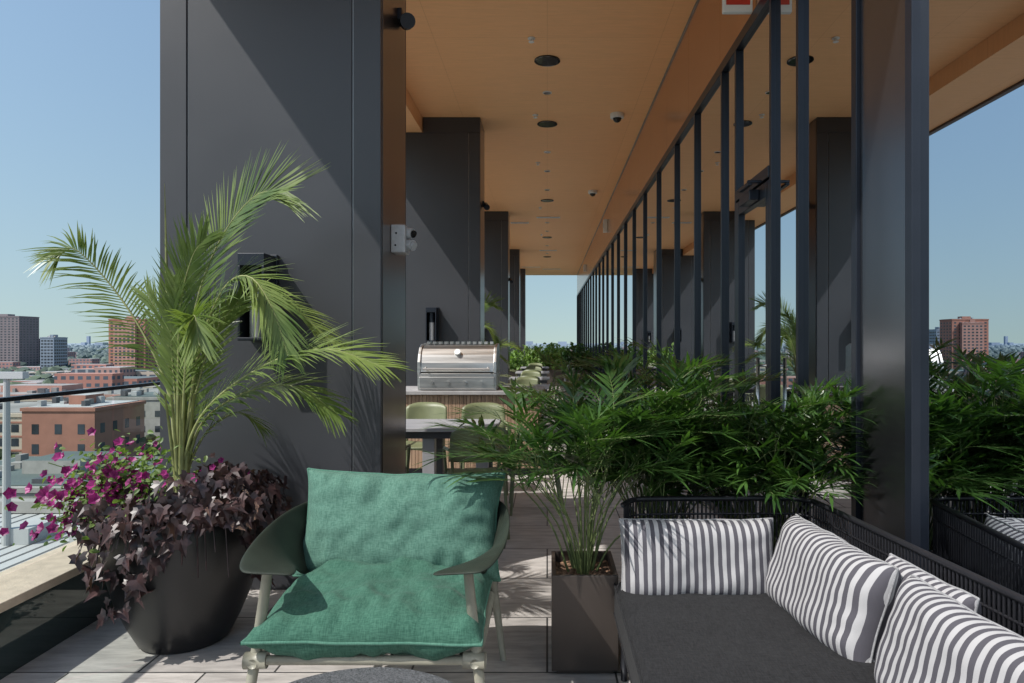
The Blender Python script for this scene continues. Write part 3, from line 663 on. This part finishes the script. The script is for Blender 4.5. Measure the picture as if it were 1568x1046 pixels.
# ------------------------------------------------------------ sofa
sf = empty('outdoor_sofa')
b = MB(); RZ = .74
back = [(.33, 2.98), (.38, 3.07), (.46, 3.10), (.80, 3.11), (1.10, 3.11), (1.17, 3.07), (1.20, 2.98), (1.25, 2.5), (1.31, 1.9), (1.37, 1.3), (1.37, 1.0)]
path = spline([(x, y, RZ) for x, y in back], 120)
b.tube(path, .012, 'wire', 10)
b.tube([(p.x, p.y, RZ - .07) for p in path], .005, 'wire', 8)
acc = 0; last = path[0]; SP = .019
for p in path[1:]:
    seg = (p - last).length; d0 = acc
    while d0 + seg >= SP:
        f = (SP - d0) / seg; q = last.lerp(p, f); last = q; seg = (p - last).length; d0 = 0
        inward = Vector((.8 - q.x, 2.0 - q.y, 0)).normalized()
        b.tube([(q.x, q.y, RZ), (q.x, q.y, .5), tuple(q + inward * .03 + Vector((0, 0, .36 - RZ))), tuple(q + inward * .06 + Vector((0, 0, .24 - RZ)))], .0045, 'wire', 5, False)
    acc = d0 + seg; last = p
b.tube([(p.x - .03 * (1 if p.x > 1.1 else 0), p.y - .04 * (1 if p.y > 2.9 else 0), .24) for p in path], .012, 'wire', 8)
b.tube([(.31, 1.0, .24), (.31, 2.95, .24)], .014, 'wire', 8)
for x, y in ((.33, 2.93), (.33, 1.1), (1.2, 2.9), (1.33, 1.1)): b.tube([(x, y, .24), (x, y, 0)], .014, 'wire', 8)
b.obj('wire_frame', smooth=True, parent=sf)
b = MB(); nx, ny = 40, 70
x0, x1, y0, y1, z0, z1 = .292, 1.17, .95, 2.97, .262, .425
def seatz(x, y):
    e_ = min(x - x0, x1 - x, y - y0, y1 - y); return z1 + .006 * noise.noise(Vector((x * 4, y * 4, 2))) + .003 * noise.noise(Vector((x * 14, y * 9, 5))) - .028 * max(0, 1 - e_ / .035) ** 2
g = [[(x0 + (x1 - x0) * i / nx, y0 + (y1 - y0) * j / ny) for i in range(nx + 1)] for j in range(ny + 1)]
m = b.mi('charc')
for j in range(ny + 1):
    for i in range(nx + 1): x, y = g[j][i]; b.v.append((x, y, seatz(x, y)))
for j in range(ny):
    for i in range(nx): a = j * (nx + 1) + i; b.f.append((a, a + 1, a + nx + 2, a + nx + 1)); b.m.append(m)
rim = [i for i in range(nx + 1)] + [j * (nx + 1) + nx for j in range(1, ny + 1)] + [ny * (nx + 1) + i for i in range(nx - 1, -1, -1)] + [j * (nx + 1) for j in range(ny - 1, 0, -1)]
o1 = len(b.v)
for r_ in rim: v_ = b.v[r_]; b.v.append((v_[0], v_[1], z0))
for q in range(len(rim)):
    q2 = (q + 1) % len(rim); b.f.append((rim[q2], rim[q], o1 + q, o1 + q2)); b.m.append(m)
b.f.append(tuple(o1 + q for q in reversed(range(len(rim))))); b.m.append(m)
b.obj('seat_cushion', parent=sf, smooth=False)
b = MB(); ring = spline([(.293, .96, .402), (.293, 2.0, .402), (.293, 2.965, .402), (.7, 2.968, .402), (1.165, 2.968, .402)], 60); b.tube([(.292, 1.0 + .0655 * i, .399) for i in range(31)], .005, 'charc', 6); b.tube([(.292, 1.0 + .0655 * i, .275) for i in range(31)], .005, 'charc', 6)
b.obj('seat_piping', smooth=True, parent=sf)
def rot(axX, axY):
    X = Vector(axX).normalized(); Y = Vector(axY); Y = (Y - X * Y.dot(X)).normalized(); Z = X.cross(Y)
    return Matrix((X, Y, Z)).transposed().to_euler()
def pillow(x, y, z, ax, ay, W=.66, H=.34, T=.20, seed=1):
    o = cushion('striped_pillow', W, H, T, 'stripe', 'strw', None, pinch=.025, seed=seed, wr=.007, p=5.5, welt=.0045)
    o.location = (x, y, z); o.rotation_euler = rot(ax, ay); return o
pillow(.635, 2.88, .535, (1, 0, 0), (0, .18, 1), W=.65, H=.33, seed=3)
pillow(1.035, 2.53, .55, (-.10, .97, .0), (.32, 0, 1), W=.70, H=.36, T=.21, seed=4)
pillow(1.13, 1.78, .54, (-.12, .95, .02), (.34, 0, 1), W=.72, H=.36, T=.21, seed=6)
pillow(1.18, 2.16, .56, (-.1, .95, .0), (.22, 0, 1), W=.42, H=.32, T=.12, seed=8)

# ------------------------------------------------------------ dining furniture
def dining_chair(x, y, rz):
    e = empty('dining_chair', (x, y, 0), rz); b = MB()
    n = 10; g = []
    for j in range(n + 1):
        v = -1 + 2 * j / n; row = []
        for i in range(n + 1):
            u = -1 + 2 * i / n; xx = .21 * u * (1 - .10 * (v > 0) * v) * math.sqrt(1 - .25 * v * v * .6); yy = .20 * v * math.sqrt(1 - .15 * u * u)
            row.append((xx, yy, .45 - .012 * (1 - u * u) + .01 * v * v))
        g.append(row)
    for j in range(n):
        for i in range(n): b.face([g[j][i], g[j][i + 1], g[j + 1][i + 1], g[j + 1][i]], 'olive')
    m2 = []
    for j in range(6):
        z = .58 + .052 * j; row = []
        for i in range(13):
            u = -1 + i / 6
            sh = (j / 5) ** 4 * .04 * u ** 4
            row.append((.215 * u * (1 - .05 * (j / 5) ** 3), .24 - .07 * u * u + .012 * j, z - sh))
        m2.append(row)
    for j in range(5):
        for i in range(12): b.face([m2[j][i], m2[j][i + 1], m2[j + 1][i + 1], m2[j + 1][i]], 'olive')
    o = b.obj('seat_shell', smooth=True, parent=e); md = o.modifiers.new('w', 'WELD'); md.merge_threshold = .0005; md = o.modifiers.new('s', 'SOLIDIFY'); md.thickness = .012
    b = MB()
    for s in (-1, 1):
        b.tube([(s * .22, -.20, 0), (s * .205, -.17, .44), (s * .225, -.12, .63), (s * .235, .0, .655), (s * .215, .17, .66)], .012, 'olive', 8)
        b.tube([(s * .21, .25, 0), (s * .19, .18, .44), (s * .20, .20, .60)], .012, 'olive', 8)
    b.tube([(-.2, -.17, .43), (.2, -.17, .43)], .010, 'olive', 8); b.tube([(-.19, .18, .43), (.19, .18, .43)], .010, 'olive', 8)
    b.obj('legs', smooth=True, parent=e)
def dining_table(x0, x1, y0, y1, legs):
    e = empty('dining_table'); b = MB()
    b.box(x0, x1, y0, y1, .722, .75, 'tabletop'); b.obj('table_top', parent=e, bevel=.003)
    b = MB(); b.box(x0 + .05, x1 - .05, y0 + .06, y1 - .06, .66, .72, 'dgrey')
    for lx in legs: b.box(lx - .05, lx + .05, y0 + .08, y0 + .18, 0, .66, 'tabletop'); b.box(lx - .05, lx + .05, y1 - .18, y1 - .08, 0, .66, 'dgrey')
    b.obj('table_base', parent=e, bevel=.003)
dining_table(-1.9, -.42, 5.55, 6.25, (-1.78, -.98, -.54))
dining_chair(-.55, 5.22, math.pi + .25); dining_chair(-1.3, 5.25, math.pi + .1); dining_chair(-.62, 6.65, 0.1); dining_chair(-1.25, 6.7, -.1)
dining_chair(-.12, 5.95, -1.5)
for k, yy in enumerate((10.6, 13.2, 16.0, 19.0)):
    dining_table(-.75, .05, yy, yy + .8, (-.63, -.07))
    dining_chair(-.35, yy - .35, math.pi); dining_chair(-.35, yy + 1.15, 0); dining_chair(.35, yy + .4, -1.55); dining_chair(-1.0, yy + .4, 1.5)

# ------------------------------------------------------------ outdoor kitchen counter + grill
e = empty('outdoor_kitchen_counter'); b = MB()
b.box(-2.2, -.04, 7.36, 8.25, .885, .925, 'stone'); b.obj('worktop', parent=e, bevel=.004)
b = MB(); b.box(-2.15, -.08, 7.43, 8.2, .08, .884, 'dgrey'); b.box(-2.1, -.12, 7.47, 8.15, 0, .079, 'black'); b.obj('carcass', parent=e)
b = MB(); x = -2.15
while x < -.1: b.box(x, x + .036, 7.41, 7.429, .085, .88, 'slat'); x += .040
y = 7.44
while y < 8.16: b.box(-.079, -.06, y, y + .036, .085, .88, 'slat'); y += .040
b.obj('wood_slats', parent=e, bevel=.002)
gr = empty('barbecue_grill', (-.985, 7.45, .926))
b = MB(); W2 = .43
prof = [(.00, .20), (.015, .30), (.05, .39), (.11, .455), (.20, .49), (.42, .50), (.50, .47), (.52, .20)]
def extr(b, prof, x0, x1, k):
    n = len(prof); i0 = len(b.v)
    for x in (x0, x1):
        for y, z in prof: b.v.append((x, y, z))
    m = b.mi(k)
    for j in range(n): b.f.append((i0 + j, i0 + (j + 1) % n, i0 + n + (j + 1) % n, i0 + n + j)); b.m.append(m)
    b.f.append(tuple(i0 + j for j in reversed(range(n)))); b.m.append(m); b.f.append(tuple(i0 + n + j for j in range(n))); b.m.append(m)
E2 = [(-.006, .19), (.0, .31), (.04, .40), (.105, .47), (.2, .505), (.43, .515), (.52, .48), (.53, .19)]
extr(b, prof, -W2 + .03, W2 - .03, 'steel'); extr(b, E2, W2 - .03, W2, 'steel'); extr(b, E2, -W2, -W2 + .03, 'steel')
b.obj('hood', parent=gr, bevel=.004)
b = MB(); b.box(-W2, W2, .0, .52, .0, .188, 'steel'); b.box(-W2 + .02, W2 - .02, -.03, -.001, .02, .15, 'steel'); b.obj('firebox', parent=gr, bevel=.006)
b = MB(); b.tube([(-.36, -.05, .235), (.36, -.05, .235)], .011, 'steel', 12)
for s in (-.34, .34): b.tube([(s, -.05, .235), (s, .01, .25)], .009, 'steel', 8)
for i in range(4): b.tube([(-.27 + .18 * i, -.03, .085), (-.27 + .18 * i, -.055, .085)], .02, 'steel', 16)
b.tube([(0, .055, .41), (0, .03, .425)], .034, 'white', 20)
for i in range(12): b.box(-.38 + .065 * i, -.345 + .065 * i, .3, .42, .505, .535, 'steel')
b.obj('handle_and_knobs', parent=gr)

# ------------------------------------------------------------ far planters with shrubs
def bush(name, x0, x1, y0, y1, z0, z1, n, seed, k='bush', size=.09):
    rr = random.Random(seed); b = MB()
    for i in range(n):
        u, v_, q = rr.random(), rr.random(), rr.random() ** .7
        lump = .55 + .45 * noise.noise(Vector((u * 7 + seed, v_ * 3, 0))) * 1.5 + .1
        c = Vector((x0 + (x1 - x0) * u, y0 + (y1 - y0) * v_, z0 + (z1 - z0) * q * min(1, lump)))
        lobed(b, c, Vector((rr.uniform(-1, 1), rr.uniform(-1, 1), rr.uniform(0, 1))), Vector((rr.uniform(-1, 1), rr.uniform(-1, 1), rr.uniform(-.5, 1))), size * rr.uniform(.6, 1.2), k, OVAL)
    return b.obj(name)
for x0, x1, y0, kk, sd in ((-1.3, .55, 22.5, 'bush', 1), (.62, 1.3, 22.0, 'bamboo', 2), (-2.2, -.2, 31.0, 'bush', 3), (0, 1.3, 31.2, 'bush', 4)):
    e = empty('trough_planter'); b = MB(); b.box(x0, x1, y0, y0 + .5, 0.0, .55, 'box'); b.box(x0 + .03, x1 - .03, y0 + .03, y0 + .47, .551, .56, 'soil'); b.obj('trough', parent=e, bevel=.004)
    bush('shrub', x0 - .1, x1 + .1, y0 - .1, y0 + .6, .5, 1.42, 1100, sd, kk, .13)

# ------------------------------------------------------------ city
b = MB(); s = 30000; gz = -35
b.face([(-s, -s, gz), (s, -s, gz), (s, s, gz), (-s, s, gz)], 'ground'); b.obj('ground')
rh = random.Random(44)
def building(name, x0, x1, y0, y1, z1, kw, fh=3.2, bay=3.0, wf=.55, hf=.5, roofk='roofl', base=gz, bands=None, hv=10):
    b = MB(); b.box(x0, x1, y0, y1, base, z1, kw); b.box(x0 - .3, x1 + .3, y0 - .3, y1 + .3, z1 + .01, z1 + .9, kw)
    b.box(x0 + 1, x1 - 1, y0 + 1, y1 - 1, z1 + .92, z1 + 1.1, roofk)
    cx, cy = (x0 + x1) / 2, (y0 + y1) / 2
    b.box(cx - (x1 - x0) * .14, cx + (x1 - x0) * .10, cy - (y1 - y0) * .15, cy + (y1 - y0) * .2, z1 + 1.11, z1 + 3.6, kw, top=roofk)
    for i in range(hv):
        hx, hy = rh.uniform(x0 + 2, x1 - 5), rh.uniform(y0 + 2, y1 - 4); b.box(hx, hx + rh.uniform(1, 3), hy, hy + rh.uniform(1, 2.5), z1 + 1.11 + .001 * i, z1 + rh.uniform(1.8, 3.0), rh.choice(['roofw', 'concrete', 'roofl', 'dgrey']))
    nf = int((z1 - base - 1) / fh); nb = int((x1 - x0 - 1) / bay); nd = int((y1 - y0 - 1) / bay)
    for f in range(nf):
        z = base + 1.2 + f * fh + (z1 - base - 1 - nf * fh) * .5
        if bands: b.box(x0 - .12, x1 + .12, y0 - .12, y1 + .12, z + fh * hf + .3, z + fh * hf + .8, bands)
        for i in range(nb):
            xc = x0 + .5 + (i + .5) * (x1 - x0 - 1) / nb; hw = bay * wf / 2
            b.box(xc - hw, xc + hw, y0 - .06, y0 + .1, z, z + fh * hf, 'win')
        for i in range(nd):
            yc = y0 + .5 + (i + .5) * (y1 - y0 - 1) / nd; hw = bay * wf / 2
            b.box(x1 - .1, x1 + .06, yc - hw, yc + hw, z, z + fh * hf, 'win')
    return b.obj(name)
building('brick_apartment_tower', -408, -374, 635, 655, 22.5, 'brick', 2.9, 4.2, .5, .5, hv=3)
building('brick_apartment_tower', -401, -381, 631, 634.5, 19, 'pink', 2.9, 3.5, .6, .5, hv=0)
building('glass_office_tower', -424, -408, 720, 740, 14.5, 'bglass', 3.2, 3, .8, .6, hv=2)
building('dark_brick_tower', -640, -588, 760, 790, 30, 'brick2', 2.9, 4.2, .5, .5, hv=3)
building('dark_brick_tower', -598, -578, 800, 820, 5, 'brick2', 2.9, 4, .5, .5, hv=2)
building('glass_office_tower', -520, -506, 700, 720, 6, 'bglass', 3.2, 3, .8, .6, hv=2)
building('brick_warehouse', -205, -138, 180, 215, -18.2, 'cream', 3.7, 3.6, .55, .55, 'roofl', bands='brick', hv=22)
building('pink_brick_hall', -137, -118, 178, 200, -16.5, 'brick', 5.2, 5.2, .35, .5, 'roofw')
building('brick_warehouse', -250, -150, 255, 290, -19, 'pink', 3.7, 4.6, .6, .5, 'roofl', bands='cream', hv=30)
building('grey_roof_hall', -145, -110, 225, 248, -17.5, 'concrete', 5, 6, .6, .4, 'roofg', hv=16)
building('white_roof_shed', -190, -120, 310, 340, -22, 'cream', 4, 5, .6, .4, 'roofw', hv=16)
building('concrete_garage', -116, -70, 118, 150, -24.5, 'concrete', 3.2, 7, .85, .4, 'roofg', hv=18)
building('concrete_garage', -100, -62, 92, 107, -27.5, 'pink', 3.2, 7, .85, .4, 'roofl', hv=12)
b = MB(); b.box(-75, -22, 40, 60, gz, -13.6, 'concrete')
x = -75
while x < -22: b.box(x, x + .9, 40, 60, -13.59, -13.38, 'roofw'); x += 1.2
b.box(-75, -22, 59, 60.2, -13.3, -12.3, 'concrete')
for i in range(9): b.box(-70 + i * 5, -68 + i * 5, 50, 53, -13.37, -12.2, 'roofw')
b.obj('metal_roof_building')
b = MB(); b.tube([(-39.6, 50, -13.4), (-39.6, 50, -5), (-39.6, 50, -1.2)], [.28, .24, .2], 'roofw', 12); b.box(-41, -38.2, 49.7, 50.3, -1.19, -.7, 'grey'); b.obj('light_pole')
rc = random.Random(99); b = MB()
for i in range(3000):
    y = 300 * (1 + 12 * rc.random() ** 1.8); x = rc.uniform(-1.3, .75) * y
    if 560 < y < 700 and -430 < x < -340: continue
    w_, d_ = rc.uniform(8, 32), rc.uniform(8, 24); h = rc.uniform(5, 12) if rc.random() < .93 else rc.uniform(12, 24)
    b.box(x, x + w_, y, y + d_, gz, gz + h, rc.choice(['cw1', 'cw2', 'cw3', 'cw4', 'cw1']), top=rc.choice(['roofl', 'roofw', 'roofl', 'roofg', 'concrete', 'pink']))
b.obj('distant_low_buildings')
b = MB()
for i in range(90):
    y = rc.uniform(3500, 9000); x = rc.uniform(-1.3, .5) * y; w_ = rc.uniform(20, 60); h = rc.uniform(20, 45) + (45 if rc.random() < .10 else 0)
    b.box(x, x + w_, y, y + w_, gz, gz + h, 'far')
b.obj('distant_skyline')
b = MB()
t = (1 + 5 ** .5) / 2
iv = [Vector(p).normalized() for p in ((-1, t, 0), (1, t, 0), (-1, -t, 0), (1, -t, 0), (0, -1, t), (0, 1, t), (0, -1, -t), (0, 1, -t), (t, 0, -1), (t, 0, 1), (-t, 0, -1), (-t, 0, 1))]
fi = [(0, 11, 5), (0, 5, 1), (0, 1, 7), (0, 7, 10), (0, 10, 11), (1, 5, 9), (5, 11, 4), (11, 10, 2), (10, 7, 6), (7, 1, 8), (3, 9, 4), (3, 4, 2), (3, 2, 6), (3, 6, 8), (3, 8, 9), (4, 9, 5), (2, 4, 11), (6, 2, 10), (8, 6, 7), (9, 8, 1)]
m = b.mi('trees')
def clump(x, y, r, cz):
    i0 = len(b.v); c = Vector((x, y, cz))
    for q in iv: b.v.append(tuple(c + Vector((q.x * 1.2, q.y * 1.2, q.z)) * r * rc.uniform(.65, 1.2)))
    for f in fi: b.f.append(tuple(i0 + z for z in f)); b.m.append(m)
for i in range(12000):
    y = 300 * (1 + 16 * rc.random() ** 1.8); x = rc.uniform(-1.3, .7) * y
    r = rc.uniform(2.2, 5.0) * (1 + y / 3000); clump(x, y, r, gz + r * 1.2 + rc.uniform(0, 4))
for i in range(320):
    y = rc.uniform(62, 300); x = rc.uniform(-1.1, -.35) * y
    for q in range(6): r = rc.uniform(.9, 1.9); clump(x + rc.uniform(-2, 2), y + rc.uniform(-2, 2), r, gz + rc.uniform(3, 7.5))
b.obj('distant_trees')
